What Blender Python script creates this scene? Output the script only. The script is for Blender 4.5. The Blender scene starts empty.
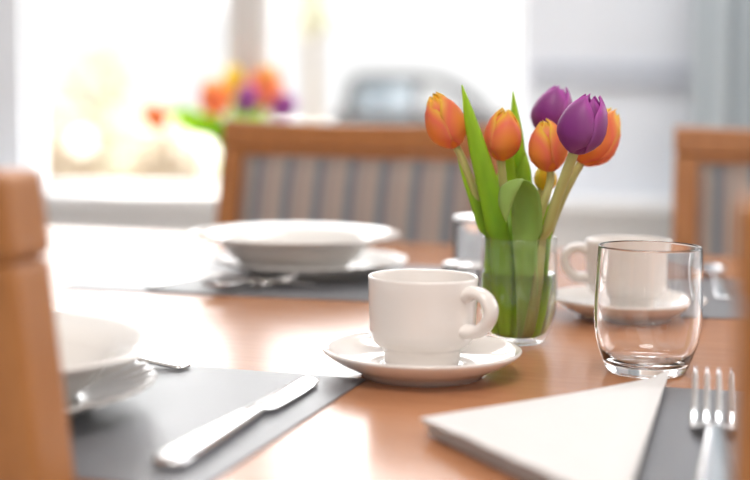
import bpy, bmesh, math, random
from mathutils import Vector, Matrix, Euler, noise
random.seed(7)
S = bpy.context.scene
COL = S.collection
PI = math.pi
R = math.radians

# ------------------------------------------------------------------ camera
F = 1350.0
CAMZ = 0.944
cam_d = bpy.data.cameras.new('camera')
cam = bpy.data.objects.new('camera', cam_d)
COL.objects.link(cam)
cam.location = (0, 0, CAMZ)
CROT = (Euler((R(90 - 5.92), 0, 0)).to_matrix() @ Matrix.Rotation(R(0.7), 3, 'Z'))
cam.rotation_euler = CROT.to_euler()
cam_d.lens = 36 * F / 750
cam_d.sensor_width = 36
cam_d.sensor_fit = 'HORIZONTAL'
cam_d.clip_start = 0.05
cam_d.clip_end = 200
cam_d.dof.use_dof = True
cam_d.dof.focus_distance = 1.0
cam_d.dof.aperture_fstop = 3.0
S.camera = cam

TZ = 0.75                                   # table top


def ray(x, y):
    return (CROT @ Vector(((x - 375) / F, -(y - 240) / F, -1)))


def onz(x, y, z=TZ):
    d = ray(x, y)
    t = (z - CAMZ) / d.z
    return Vector((0, 0, CAMZ)) + d * t


def ony(x, y, dist):
    d = ray(x, y)
    return Vector((0, 0, CAMZ)) + d * (dist / d.y)


# ------------------------------------------------------------------ materials
def new_mat(name):
    m = bpy.data.materials.new(name)
    m.use_nodes = True
    nt = m.node_tree
    for n in list(nt.nodes):
        nt.nodes.remove(n)
    out = nt.nodes.new('ShaderNodeOutputMaterial')
    return m, nt, out


def pbsdf(nt, color=(.8, .8, .8), rough=.5, metal=0., trans=0., ior=1.5, coat=0., spec=.5, sheen=0.):
    b = nt.nodes.new('ShaderNodeBsdfPrincipled')
    b.inputs['Base Color'].default_value = (*color, 1)
    b.inputs['Roughness'].default_value = rough
    b.inputs['Metallic'].default_value = metal
    b.inputs['Transmission Weight'].default_value = trans
    b.inputs['IOR'].default_value = ior
    b.inputs['Coat Weight'].default_value = coat
    b.inputs['Coat Roughness'].default_value = .08
    b.inputs['Specular IOR Level'].default_value = spec
    b.inputs['Sheen Weight'].default_value = sheen
    return b


def ramp(nt, stops, interp='LINEAR'):
    r = nt.nodes.new('ShaderNodeValToRGB')
    e = r.color_ramp.elements
    r.color_ramp.interpolation = interp
    while len(e) < len(stops):
        e.new(0.5)
    for el, (p, c) in zip(e, stops):
        el.position = p
        el.color = (*c, 1)
    return r


def coords(nt, scale=(1, 1, 1), kind='Object', rot=(0, 0, 0)):
    tc = nt.nodes.new('ShaderNodeTexCoord')
    mp = nt.nodes.new('ShaderNodeMapping')
    mp.inputs['Scale'].default_value = scale
    mp.inputs['Rotation'].default_value = rot
    nt.links.new(tc.outputs[kind], mp.inputs['Vector'])
    return mp


def noise_tex(nt, vec, scale, detail=3, rough=.5):
    n = nt.nodes.new('ShaderNodeTexNoise')
    n.inputs['Scale'].default_value = scale
    n.inputs['Detail'].default_value = detail
    n.inputs['Roughness'].default_value = rough
    nt.links.new(vec.outputs[0], n.inputs['Vector'])
    return n


def bump(nt, height, strength, dist):
    b = nt.nodes.new('ShaderNodeBump')
    b.inputs['Strength'].default_value = strength
    b.inputs['Distance'].default_value = dist
    nt.links.new(height, b.inputs['Height'])
    return b


def simple(name, color, rough=.5, metal=0., var=.06, scale=30, **k):
    """plain surface with a slight procedural tone variation"""
    m, nt, out = new_mat(name)
    b = pbsdf(nt, color, rough, metal, **k)
    mp = coords(nt)
    n = noise_tex(nt, mp, scale)
    r = ramp(nt, [(0.3, tuple(c * (1 - var) for c in color)), (0.7, tuple(min(1, c * (1 + var)) for c in color))])
    nt.links.new(n.outputs['Fac'], r.inputs['Fac'])
    nt.links.new(r.outputs['Color'], b.inputs['Base Color'])
    nt.links.new(b.outputs[0], out.inputs[0])
    return m


def wood(name, dark, light, rough, axis_scale, coat=0., spec=.5, speck=0.):
    m, nt, out = new_mat(name)
    b = pbsdf(nt, light, rough, coat=coat, spec=spec)
    mp = coords(nt, axis_scale)
    n1 = noise_tex(nt, mp, 6, 6, .6)
    n2 = noise_tex(nt, mp, 38, 3, .55)
    mx = nt.nodes.new('ShaderNodeMath')
    mx.operation = 'ADD'
    nt.links.new(n1.outputs['Fac'], mx.inputs[0])
    ml = nt.nodes.new('ShaderNodeMath')
    ml.operation = 'MULTIPLY'
    ml.inputs[1].default_value = .45
    nt.links.new(n2.outputs['Fac'], ml.inputs[0])
    nt.links.new(ml.outputs[0], mx.inputs[1])
    r = ramp(nt, [(0.45, dark), (0.95, light)])
    nt.links.new(mx.outputs[0], r.inputs['Fac'])
    nt.links.new(r.outputs['Color'], b.inputs['Base Color'])
    if speck:
        mp2 = coords(nt, (1, 1, 1))
        n3 = noise_tex(nt, mp2, 420, 2, .5)
        bp = bump(nt, n3.outputs['Fac'], speck, .0006)
        nt.links.new(bp.outputs[0], b.inputs['Normal'])
    nt.links.new(b.outputs[0], out.inputs[0])
    return m


M = {}
M['table'] = wood('table_wood', (.42, .185, .085), (.52, .235, .115), .22, (2.2, 16, 16), coat=.0, spec=.62, speck=.10)
M['chair'] = wood('chair_wood', (.36, .135, .035), (.50, .205, .06), .38, (14, 14, 2.5))
M['ceramic'] = simple('white_porcelain', (.84, .80, .765), .07, var=.015, scale=8, coat=.0, spec=.5)
M['ceramic_cool'] = simple('white_glazed_stoneware', (.83, .81, .78), .12, var=.015, scale=8)
M['steel'] = simple('polished_steel', (.80, .80, .81), .16, 1., var=.03, scale=60)
M['satin'] = simple('satin_metal', (.92, .92, .92), .32, 1., var=.02, scale=60)
M['wall'] = simple('painted_wall', (.82, .85, .90), .7, var=.03, scale=3)
M['white_paint'] = simple('white_paint', (.88, .89, .90), .45, var=.02, scale=6)
M['frame_paint'] = simple('grey_frame_paint', (.66, .63, .60), .5, var=.02, scale=6)
M['rail_paint'] = simple('blue_grey_paint', (.56, .59, .65), .5, var=.02, scale=6)
M['ceil'] = simple('ceiling_paint', (.85, .85, .84), .8, var=.02, scale=3)
M['floor'] = wood('floor_wood', (.60, .55, .50), (.74, .69, .64), .35, (1.5, 10, 10))
M['paving'] = simple('pale_paving', (.66, .63, .56), .85, var=.12, scale=1.5)
M['carpaint'] = simple('grey_car_paint', (.085, .09, .10), .55, var=.03, scale=4, spec=.2)
M['tyre'] = simple('tyre_rubber', (.05, .05, .05), .8)
M['bark'] = simple('bark', (.30, .23, .16), .9, var=.3, scale=12)
M['ball_white'] = simple('white_globe', (.93, .92, .88), .3)
M['terracotta'] = simple('tan_render', (.62, .46, .32), .8, var=.1, scale=2)


def glass_mat(name, tint=(1, 1, 1), ior=1.5, rough=0.):
    m, nt, out = new_mat(name)
    b = pbsdf(nt, tint, rough, trans=1., ior=ior)
    nt.links.new(b.outputs[0], out.inputs[0])
    return m


M['glass'] = glass_mat('clear_glass', (1, 1, 1), 1.48)
M['water'] = glass_mat('water', (1, 1, 1), 1.33)


def pane_mat(name, tint=(1, 1, 1)):
    m, nt, out = new_mat(name)
    t = nt.nodes.new('ShaderNodeBsdfTransparent')
    t.inputs[0].default_value = (*tint, 1)
    g = nt.nodes.new('ShaderNodeBsdfGlossy')
    g.inputs['Roughness'].default_value = .02
    lw = nt.nodes.new('ShaderNodeLayerWeight')
    lw.inputs['Blend'].default_value = .5
    pw = nt.nodes.new('ShaderNodeMath')
    pw.operation = 'POWER'
    pw.inputs[1].default_value = 5
    nt.links.new(lw.outputs['Facing'], pw.inputs[0])
    f = nt.nodes.new('ShaderNodeMath')
    f.operation = 'MULTIPLY_ADD'
    f.inputs[1].default_value = .90
    f.inputs[2].default_value = .04
    nt.links.new(pw.outputs[0], f.inputs[0])
    mx = nt.nodes.new('ShaderNodeMixShader')
    nt.links.new(f.outputs[0], mx.inputs[0])
    nt.links.new(t.outputs[0], mx.inputs[1])
    nt.links.new(g.outputs[0], mx.inputs[2])
    nt.links.new(mx.outputs[0], out.inputs[0])
    return m


M['pane'] = pane_mat('window_glass')
M['vase_glass'] = pane_mat('vase_glass', (.985, .995, .985))
M['carglass'] = pane_mat('car_glass', (.85, .88, .9))


def leafy(name, mode, ca, cb, trans, rough=.4, spec=.4, stripes=False):
    """petals and leaves: colour from the per-vertex pattern attribute, part of the light passes through"""
    m, nt, out = new_mat(name)
    at = nt.nodes.new('ShaderNodeAttribute')
    at.attribute_name = 'tone'
    mp = coords(nt, (1, 1, .12))
    n = noise_tex(nt, mp, 420 if stripes else 120, 2)
    ad = nt.nodes.new('ShaderNodeMath')
    ad.operation = 'MULTIPLY_ADD'
    ad.inputs[1].default_value = .22
    nt.links.new(n.outputs['Fac'], ad.inputs[0])
    nt.links.new(at.outputs['Fac'], ad.inputs[2])
    r = ramp(nt, [(.11, ca), (1.0, cb)] if mode == 2 else [(.08, ca), (.55, mode), (1.0, cb)])
    nt.links.new(ad.outputs[0], r.inputs['Fac'])
    b = pbsdf(nt, ca, rough, spec=spec)
    nt.links.new(r.outputs['Color'], b.inputs['Base Color'])
    t = nt.nodes.new('ShaderNodeBsdfTranslucent')
    nt.links.new(r.outputs['Color'], t.inputs['Color'])
    mx = nt.nodes.new('ShaderNodeMixShader')
    mx.inputs[0].default_value = trans
    nt.links.new(b.outputs[0], mx.inputs[1])
    nt.links.new(t.outputs[0], mx.inputs[2])
    nt.links.new(mx.outputs[0], out.inputs[0])
    return m


M['petal_orange'] = leafy('orange_petal', (.99, .36, .21), (1., .54, .09), (1., .80, .12), .58)
M['petal_purple'] = leafy('purple_petal', (.46, .13, .42), (.33, .04, .32), (.66, .14, .60), .45)
M['petal_yellow'] = leafy('yellow_petal', (1., .78, .05), (1., .70, .05), (1., .85, .15), .42)
M['leaf'] = leafy('tulip_leaf', 2, (.20, .42, .035), (.56, .78, .07), .60, .35)
M['leaf_grey'] = leafy('tulip_leaf_grey_green', 2, (.27, .45, .09), (.46, .64, .18), .45, .4)
M['stem'] = leafy('tulip_stem', 2, (.38, .40, .10), (.60, .55, .22), .15, .4)
M['foliage'] = leafy('garden_foliage', 2, (.52, .55, .44), (.70, .72, .60), .4, .5)
M['hedge'] = leafy('dry_shrub', 2, (.50, .43, .33), (.66, .58, .48), .4, .5)


def mat_placemat():
    m, nt, out = new_mat('woven_placemat')
    b = pbsdf(nt, (.09, .09, .10), .38, spec=.7)
    mp = coords(nt, (1, 1, 1))
    w1 = nt.nodes.new('ShaderNodeTexWave')
    w1.bands_direction = 'X'
    w1.inputs['Scale'].default_value = 260
    w2 = nt.nodes.new('ShaderNodeTexWave')
    w2.bands_direction = 'Y'
    w2.inputs['Scale'].default_value = 260
    for w in (w1, w2):
        nt.links.new(mp.outputs[0], w.inputs['Vector'])
    mm = nt.nodes.new('ShaderNodeMath')
    mm.operation = 'MULTIPLY'
    nt.links.new(w1.outputs['Fac'], mm.inputs[0])
    nt.links.new(w2.outputs['Fac'], mm.inputs[1])
    r = ramp(nt, [(0, (.14, .145, .16)), (1, (.27, .28, .30))])
    nt.links.new(mm.outputs[0], r.inputs['Fac'])
    nt.links.new(r.outputs['Color'], b.inputs['Base Color'])
    bp = bump(nt, mm.outputs[0], .18, .0004)
    nt.links.new(bp.outputs[0], b.inputs['Normal'])
    nt.links.new(b.outputs[0], out.inputs[0])
    return m


M['placemat'] = mat_placemat()


def mat_cloth(name, col, sc=900):
    m, nt, out = new_mat(name)
    b = pbsdf(nt, col, .85, sheen=.2, spec=.25)
    mp = coords(nt)
    n = noise_tex(nt, mp, sc, 2)
    bp = bump(nt, n.outputs['Fac'], .25, .0004)
    nt.links.new(bp.outputs[0], b.inputs['Normal'])
    r = ramp(nt, [(.3, tuple(c * .96 for c in col)), (.7, col)])
    nt.links.new(n.outputs['Fac'], r.inputs['Fac'])
    nt.links.new(r.outputs['Color'], b.inputs['Base Color'])
    nt.links.new(b.outputs[0], out.inputs[0])
    return m


M['napkin'] = mat_cloth('napkin_linen', (.76, .745, .74))


def mat_stripes():
    m, nt, out = new_mat('striped_upholstery')
    b = pbsdf(nt, (.5, .45, .42), .85, sheen=.2, spec=.2)
    tc = nt.nodes.new('ShaderNodeTexCoord')
    sp = nt.nodes.new('ShaderNodeSeparateXYZ')
    nt.links.new(tc.outputs['Object'], sp.inputs[0])
    mu = nt.nodes.new('ShaderNodeMath')
    mu.operation = 'MULTIPLY_ADD'
    mu.inputs[1].default_value = 1 / .052
    mu.inputs[2].default_value = 20.0
    nt.links.new(sp.outputs['X'], mu.inputs[0])
    fr = nt.nodes.new('ShaderNodeMath')
    fr.operation = 'FRACT'
    nt.links.new(mu.outputs[0], fr.inputs[0])
    a = (.46, .41, .37)
    bl = (.19, .22, .26)
    rd = (.46, .31, .27)
    gr = (.33, .34, .34)
    r = ramp(nt, [(0, bl), (.19, gr), (.27, a), (.45, rd), (.55, a), (.72, gr), (.80, rd), (.90, gr)], 'CONSTANT')
    nt.links.new(fr.outputs[0], r.inputs['Fac'])
    nt.links.new(r.outputs['Color'], b.inputs['Base Color'])
    mp = coords(nt)
    n = noise_tex(nt, mp, 700, 2)
    bp = bump(nt, n.outputs['Fac'], .3, .0006)
    nt.links.new(bp.outputs[0], b.inputs['Normal'])
    nt.links.new(b.outputs[0], out.inputs[0])
    return m


M['stripes'] = mat_stripes()


def mat_curtain():
    m, nt, out = new_mat('curtain_fabric')
    b = pbsdf(nt, (.42, .47, .51), .8, sheen=.2, spec=.2)
    mp = coords(nt, (60, 1, .4))
    n = noise_tex(nt, mp, 1.0, 2)
    r = ramp(nt, [(.3, (.46, .53, .57)), (.7, (.64, .69, .72))])
    nt.links.new(n.outputs['Fac'], r.inputs['Fac'])
    nt.links.new(r.outputs['Color'], b.inputs['Base Color'])
    t = nt.nodes.new('ShaderNodeBsdfTranslucent')
    nt.links.new(r.outputs['Color'], t.inputs['Color'])
    mx = nt.nodes.new('ShaderNodeMixShader')
    mx.inputs[0].default_value = .25
    nt.links.new(b.outputs[0], mx.inputs[1])
    nt.links.new(t.outputs[0], mx.inputs[2])
    nt.links.new(mx.outputs[0], out.inputs[0])
    return m


M['curtain'] = mat_curtain()


# ------------------------------------------------------------------ object helpers
def obj(name, bm, mat, parent=None, smooth=True, loc=None, rotz=0):
    me = bpy.data.meshes.new(name)
    bmesh.ops.recalc_face_normals(bm, faces=bm.faces)
    bm.to_mesh(me)
    bm.free()
    if smooth:
        for p in me.polygons:
            p.use_smooth = True
    me.materials.append(mat)
    o = bpy.data.objects.new(name, me)
    COL.objects.link(o)
    if parent is not None:
        o.parent = parent
    if loc is not None:
        o.location = loc
        o.rotation_euler = (0, 0, rotz)
    return o


def tag(o, label, cat, group=None):
    o['label'] = label
    o['category'] = cat
    if group:
        o['group'] = group
    return o


def thing(name, label, cat, loc=(0, 0, 0), rotz=0, group=None):
    o = bpy.data.objects.new(name, None)
    o.empty_display_size = .05
    COL.objects.link(o)
    o.location = loc
    o.rotation_euler = (0, 0, rotz)
    return tag(o, label, cat, group)


def struct(name, bm, mat, parent=None, smooth=False):
    o = obj(name, bm, mat, parent, smooth)
    o['kind'] = 'structure'
    return o


def dup(root, loc, rotz, label, group=None):
    r = root.copy()
    COL.objects.link(r)
    r.location = loc
    r.rotation_euler = (0, 0, rotz)
    r['label'] = label
    if group:
        r['group'] = group
    for ch in list(root.children):
        c = ch.copy()
        COL.objects.link(c)
        c.parent = r
        for g in ch.children:
            d = g.copy()
            COL.objects.link(d)
            d.parent = c
    return r


def bevel_mod(o, w, seg=2):
    m = o.modifiers.new('bevel', 'BEVEL')
    m.width = w
    m.segments = seg
    m.limit_method = 'ANGLE'
    m.angle_limit = R(40)
    return o


def autosmooth(o, ang=35):
    """flat where the surface turns sharply"""
    me = o.data
    bm = bmesh.new()
    bm.from_mesh(me)
    for e in bm.edges:
        if len(e.link_faces) == 2 and e.calc_face_angle(0) > R(ang):
            e.smooth = False
    bm.to_mesh(me)
    bm.free()
    return o


def add_box(bm, x0, x1, y0, y1, z0, z1, mtx=None):
    vs = [bm.verts.new((x, y, z)) for x in (x0, x1) for y in (y0, y1) for z in (z0, z1)]
    for f in ((0, 1, 3, 2), (4, 6, 7, 5), (0, 4, 5, 1), (2, 3, 7, 6), (0, 2, 6, 4), (1, 5, 7, 3)):
        bm.faces.new([vs[i] for i in f])
    if mtx is not None:
        for v in vs:
            v.co = mtx @ v.co
    return vs


def box_bm(*a, **k):
    bm = bmesh.new()
    add_box(bm, *a, **k)
    return bm


def loft(bm, rings, cap=True, closed=True):
    rv = [[bm.verts.new(p) for p in r] for r in rings]
    n = len(rings[0])
    for a, b in zip(rv, rv[1:]):
        for i in range(n if closed else n - 1):
            j = (i + 1) % n
            bm.faces.new((a[i], a[j], b[j], b[i]))
    if cap and closed:
        bm.faces.new(rv[0][::-1])
        bm.faces.new(rv[-1])
    return rv


def catmull(pts, n=8):
    """pts: list of tuples (any length) -> smooth resampled list"""
    out = []
    P = [pts[0]] + list(pts) + [pts[-1]]
    for i in range(1, len(P) - 2):
        p0, p1, p2, p3 = P[i - 1], P[i], P[i + 1], P[i + 2]
        for k in range(n):
            t = k / n
            out.append(tuple(.5 * ((2 * b) + (-a + c) * t + (2 * a - 5 * b + 4 * c - d) * t * t + (-a + 3 * b - 3 * c + d) * t ** 3)
                             for a, b, c, d in zip(p0, p1, p2, p3)))
    out.append(tuple(pts[-1]))
    return out


def lathe_bm(prof, seg=96, mod=None, smooth_n=0):
    """prof: (r, z) from the axis round the outside and back to the axis"""
    if smooth_n:
        prof = catmull(prof, smooth_n)
        prof = [(max(0, r), z) for r, z in prof]
    bm = bmesh.new()
    rings = []
    for r, z in prof:
        if r < 1e-5:
            rings.append([bm.verts.new((0, 0, z))])
        else:
            ring = []
            for i in range(seg):
                a = 2 * PI * i / seg
                rr, zz = (r, z) if mod is None else mod(r, z, a)
                ring.append(bm.verts.new((rr * math.cos(a), rr * math.sin(a), zz)))
            rings.append(ring)
    for a, b in zip(rings, rings[1:]):
        if len(a) == 1 and len(b) == 1:
            continue
        for i in range(seg):
            j = (i + 1) % seg
            if len(a) == 1:
                bm.faces.new((a[0], b[i], b[j]))
            elif len(b) == 1:
                bm.faces.new((a[i], b[0], a[j]))
            else:
                bm.faces.new((a[i], b[i], b[j], a[j]))
    return bm


def frames(pts):
    """parallel transported frames along a list of Vectors"""
    T = []
    for i in range(len(pts)):
        a = pts[max(0, i - 1)]
        b = pts[min(len(pts) - 1, i + 1)]
        T.append((b - a).normalized())
    up = Vector((0, 0, 1)) if abs(T[0].z) < .9 else Vector((1, 0, 0))
    n = (up - T[0] * up.dot(T[0])).normalized()
    out = []
    for t in T:
        n = (n - t * n.dot(t)).normalized()
        out.append((t, n, t.cross(n)))
    return out


def tube(bm, pts, radii, seg=12, flat=None):
    pts = [Vector(p) for p in pts]
    if not hasattr(radii, '__len__'):
        radii = [radii] * len(pts)
    rings = []
    for p, r, (t, n, b) in zip(pts, radii, frames(pts)):
        rx, ry = (r, r) if flat is None else (r * flat[0], r * flat[1])
        rings.append([p + n * math.cos(2 * PI * k / seg) * rx + b * math.sin(2 * PI * k / seg) * ry for k in range(seg)])
    loft(bm, rings)
    return bm


# ------------------------------------------------------------------ table axes
YAW = R(-17)
U = Vector((math.cos(YAW), math.sin(YAW), 0))
V = Vector((-math.sin(YAW), math.cos(YAW), 0))

# ------------------------------------------------------------------ room
WY = 3.70
XL = ony(22, 100, WY).x
XR = ony(523, 100, WY).x
M0 = ony(231.5, 30, WY).x
M1 = ony(262.5, 30, WY).x
SILL = .690
WTOP = 2.36
struct('floor', box_bm(-2.6, 2.6, -1.6, WY, -.06, 0), M['floor'])
struct('ceiling', box_bm(-2.6, 2.6, -1.6, WY + .25, 2.72, 2.8), M['ceil'])
bm = bmesh.new()
add_box(bm, -2.6, XL, WY, WY + .25, 0, 2.72)
add_box(bm, XR, 2.6, WY, WY + .25, 0, 2.72)
add_box(bm, XL, XR, WY, WY + .25, 0, SILL - .03)
add_box(bm, XL, XR, WY, WY + .25, WTOP, 2.72)
struct('wall_back', bm, M['wall'])
struct('wall_left', box_bm(-2.7, -2.6, -1.6, WY + .25, 0, 2.72), M['wall'])
bm = bmesh.new()
add_box(bm, 2.6, 2.7, -1.6, 1.3, 0, 2.72)
add_box(bm, 2.6, 2.7, 3.3, WY + .25, 0, 2.72)
add_box(bm, 2.6, 2.7, 1.3, 3.3, 0, SILL)
add_box(bm, 2.6, 2.7, 1.3, 3.3, WTOP, 2.72)
struct('wall_right', bm, M['wall'])
t = bpy.data.objects.new('window_3', None)  # unseen side window, added to brighten the pier wall
COL.objects.link(t)
t['kind'] = 'structure'
t.location = (2.65, 2.3, SILL)
bm = bmesh.new()
H = WTOP - SILL - .004
add_box(bm, -.03, .03, -.997, -.957, .002, H)
add_box(bm, -.03, .03, .957, .997, .002, H)
add_box(bm, -.03, .03, -.957, .957, .002, .04)
add_box(bm, -.03, .03, -.957, .957, H - .04, H)
obj('window_frame', bm, M['white_paint'], t, False)
obj('pane', box_bm(-.004, .004, -.957, .957, .04, H - .04), M['pane'], t, False)
# dado rail and lower rail on the pier
o = struct('trim_1', box_bm(XR + .02, 2.6, WY - .022, WY, .985, 1.05), M['rail_paint'])
bevel_mod(o, .006)
# deep white ledge
o = struct('trim_2', box_bm(-2.6, 2.6, WY - .16, WY + .08, SILL - .03, SILL), M['white_paint'])
bevel_mod(o, .006)
o = struct('trim_3', box_bm(M0, M1, WY + .02, WY + .16, SILL, WTOP), M['frame_paint'])
bevel_mod(o, .006)
struct('trim_4', box_bm(-2.6, 2.6, WY - .03, WY, .3, SILL - .03), M['white_paint'])
for k, (a, b) in enumerate(((XL, M0), (M1, XR)), 1):
    t = bpy.data.objects.new('window_%d' % k, None)
    COL.objects.link(t)
    t['kind'] = 'structure'
    t.location = ((a + b) / 2, WY + .09, SILL)
    hw = (b - a) / 2 - .003
    H = WTOP - SILL - .004
    fw = .016
    bm = bmesh.new()
    add_box(bm, -hw, -hw + fw, -.03, .03, .002, H)
    add_box(bm, hw - fw, hw, -.03, .03, .002, H)
    add_box(bm, -hw + fw, hw - fw, -.03, .03, .002, .016)
    add_box(bm, -hw + fw, hw - fw, -.03, .03, H - .04, H)
    f = obj('window_frame', bm, M['white_paint'], t, False)
    obj('pane', box_bm(-hw + fw, hw - fw, -.004, .004, .016, H - .04), M['pane'], t, False)

# curtain at the right
bm = bmesh.new()
c0 = ony(691, 100, 3.38).x
cols = []
N = 130
for i in range(N + 1):
    s = i / N
    x = c0 + s * .72
    yy = 3.36 + .028 * math.sin(s * 46 + .4) + .012 * math.sin(s * 95 + 1.3)
    cols.append((x, yy))
rows = [.12, .6, 1.1, 1.6, 2.1, 2.45]
vg = [[bm.verts.new((x + .004 * math.sin(z * 3 + x * 9), y + .006 * math.sin(z * 2 + x * 20), z)) for x, y in cols] for z in rows]
for a, b in zip(vg, vg[1:]):
    for i in range(N):
        bm.faces.new((a[i], a[i + 1], b[i + 1], b[i]))
o = obj('curtain', bm, M['curtain'])
sm = o.modifiers.new('solid', 'SOLIDIFY')
sm.thickness = .002
tag(o, 'blue-grey pleated curtain hanging by the grey wall behind the right-hand chair', 'curtain')

# ------------------------------------------------------------------ table
tbl = thing('dining_table', 'polished orange-brown wooden dining table laid with plates, cups and tulips', 'table',
            (0, 0, 0), YAW)
near_v = .622 * math.cos(YAW)
far_v = 1.86 * math.cos(YAW)
TU0, TU1 = -1.15, 1.05
o = obj('tabletop', box_bm(TU0, TU1, near_v, far_v, TZ - .03, TZ), M['table'], tbl, False)
bevel_mod(o, .004, 3)
bm = bmesh.new()
iu, iv = .09, .09
add_box(bm, TU0 + iu, TU1 - iu, near_v + iv, near_v + iv + .022, TZ - .10, TZ - .03)
add_box(bm, TU0 + iu, TU1 - iu, far_v - iv - .022, far_v - iv, TZ - .10, TZ - .03)
add_box(bm, TU0 + iu, TU0 + iu + .022, near_v + iv + .022, far_v - iv - .022, TZ - .10, TZ - .03)
add_box(bm, TU1 - iu - .022, TU1 - iu, near_v + iv + .022, far_v - iv - .022, TZ - .10, TZ - .03)
obj('apron', bm, M['table'], tbl, False)
for a in (TU0 + .04, TU1 - .10):
    for b in (near_v + .03, far_v - .09):
        obj('leg', box_bm(a, a + .06, b, b + .06, 0, TZ - .03), M['table'], tbl, False)


# ------------------------------------------------------------------ placemats
def placemat(px, py, corner, yaw, label, w=.42, h=.284):
    """corner: which corner sits at the pixel, as fractions (fu, fv)"""
    p = onz(px, py, TZ)
    fu, fv = corner
    bm = box_bm(-fu * w, (1 - fu) * w, -fv * h, (1 - fv) * h, 0, .0014)
    o = obj('placemat', bm, M['placemat'], None, False, (p.x, p.y, TZ), yaw)
    bevel_mod(o, .0005, 1)
    return tag(o, label, 'placemat', 'grey woven placemats on the table')


placemat(366, 380.5, (1, 1), R(-16.5), 'dark grey woven placemat under the knife, left of the foreground cup and saucer')
placemat(637, 387.5, (0, 1), R(-12), 'grey woven placemat under the folded napkin and four-tined fork')
placemat(60, 289, (0, 0), R(-11), 'dark placemat under the stacked plates in front of the striped chair')
placemat(690, 318, (0, 0), R(-8), 'pale-gleaming placemat beyond the empty tumbler, in front of the right-hand chair')


# ------------------------------------------------------------------ plates
def soup_plate(p, z, label):
    prof = [(0, .004), (.050, .004), (.053, 0), (.057, 0), (.058, .004), (.066, .010), (.074, .020), (.080, .0265),
            (.095, .0305), (.1095, .0345), (.1110, .0360), (.1108, .0372), (.1095, .0372), (.095, .0335), (.0825, .0300),
            (.075, .0235), (.068, .0130), (.060, .0080), (.045, .0072), (0, .0070)]
    bm = lathe_bm(prof, 96)
    for v in bm.verts:
        v.co.x *= 1.04
        v.co.y *= 1.04
    o = obj('soup_plate', bm, M['ceramic_cool'], None, True, (p.x, p.y, z))
    return tag(o, label, 'plate', 'white plates stacked on the placemats')


def flat_plate(p, z, label):
    def mod(r, z, a):
        w = max(0, min(1, (r - .076) / .03))
        return r + .0005 * w * math.cos(a * 36), z + .0007 * w * math.cos(a * 36)
    prof = [(0, .003), (.058, .003), (.061, 0), (.065, 0), (.067, .003), (.078, .0075), (.09, .0115), (.100, .0150), (.1060, .0172),
            (.1072, .0182), (.1070, .0192), (.1058, .0193), (.0995, .0172), (.0895, .0137), (.078, .0098), (.068, .0062),
            (.060, .0056), (.04, .0056), (0, .0056)]
    bm = lathe_bm(prof, 264, mod)
    o = obj('dinner_plate', bm, M['ceramic_cool'], None, True, (p.x, p.y, z))
    return tag(o, label, 'plate', 'white plates stacked on the placemats')


PZ = TZ + .0016
pl = ony(310, 260, 1.48)
flat_plate(pl, PZ, 'white dinner plate lying under the bowl-like plate in front of the striped chair')
pl2 = ony(295, 237, 1.47)
soup_plate(Vector((pl2.x, pl2.y, 0)), PZ + .0106, 'wide white soup plate topping the stack in front of the striped chair')
pn = Vector((-.242, .817, 0))
flat_plate(pn, PZ, 'white plate with a ribbed rim, lower of the two beside the near wooden post')
soup_plate(Vector((pn.x, pn.y, 0)), PZ + .0064, 'white soup plate topping the ribbed plate beside the near wooden post')


# ------------------------------------------------------------------ cups and saucers
def saucer(p, label):
    prof = [(0, .003), (.038, .003), (.0395, 0), (.0430, 0), (.0445, .003), (.052, .0062), (.060, .0100), (.0665, .0142), (.0702, .0172),
            (.0709, .0185), (.0703, .0196), (.0690, .0197), (.0655, .0172), (.058, .0128), (.050, .0098), (.042, .0082),
            (.034, .0077), (.0300, .0080), (.0290, .0086), (.0280, .0080), (.026, .0076), (0, .0076)]
    o = obj('saucer', lathe_bm(prof, 96), M['ceramic'], None, True, (p.x, p.y, TZ + .0002))
    return tag(o, label, 'saucer', 'white saucers on the table')


def make_cup(p, rot, label):
    t = thing('coffee_cup', label, 'cup', (p.x, p.y, TZ + .0079), rot, 'white coffee cups on the table')
    prof = [(0, .0022), (.0215, .0022), (.0228, 0), (.0258, 0), (.0264, .0012), (.0269, .0050), (.0272, .0100), (.0282, .0118),
            (.0308, .0132), (.0340, .0155), (.0364, .0195), (.0376, .0255), (.0380, .036), (.0385, .050), (.0389, .0615), (.0387, .0628),
            (.0380, .0633), (.0370, .0630), (.0365, .0615), (.0361, .050), (.0356, .034), (.0348, .027), (.033, .021), (.029, .0165),
            (.021, .0125), (0, .0115)]
    obj('cup_body', lathe_bm(prof, 96), M['ceramic'], t)
    path = catmull([(.0350, 0, .0515), (.0420, 0, .0548), (.0490, 0, .0545), (.0545, 0, .0510), (.0575, 0, .0450),
                    (.0565, 0, .0380), (.0522, 0, .0320), (.0460, 0, .0282), (.0345, 0, .0275)], 6)
    n = len(path)
    rad = [(.0045 + .0014 * (abs(2 * i / (n - 1) - 1) ** 3)) for i in range(n)]
    bm = bmesh.new()
    tube(bm, path, rad, 16, (0.95, 1.55))
    obj('cup_handle', bm, M['ceramic'], t)
    return t


sp = onz(422, 349, TZ + .0185)
saucer(sp, 'white saucer under the foreground coffee cup')
cup = make_cup(sp, R(-38), 'white coffee cup in the middle of the table, handle towards the tulip vase')
sp2 = Vector((ony(629, 250, 1.215).x, 1.215, 0))
saucer(sp2, 'white saucer behind the empty tumbler, holding the blurred cup')
c2 = dup(cup, (sp2.x, sp2.y, TZ + .0079), R(174), 'blurred white coffee cup standing behind the empty tumbler')

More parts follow.
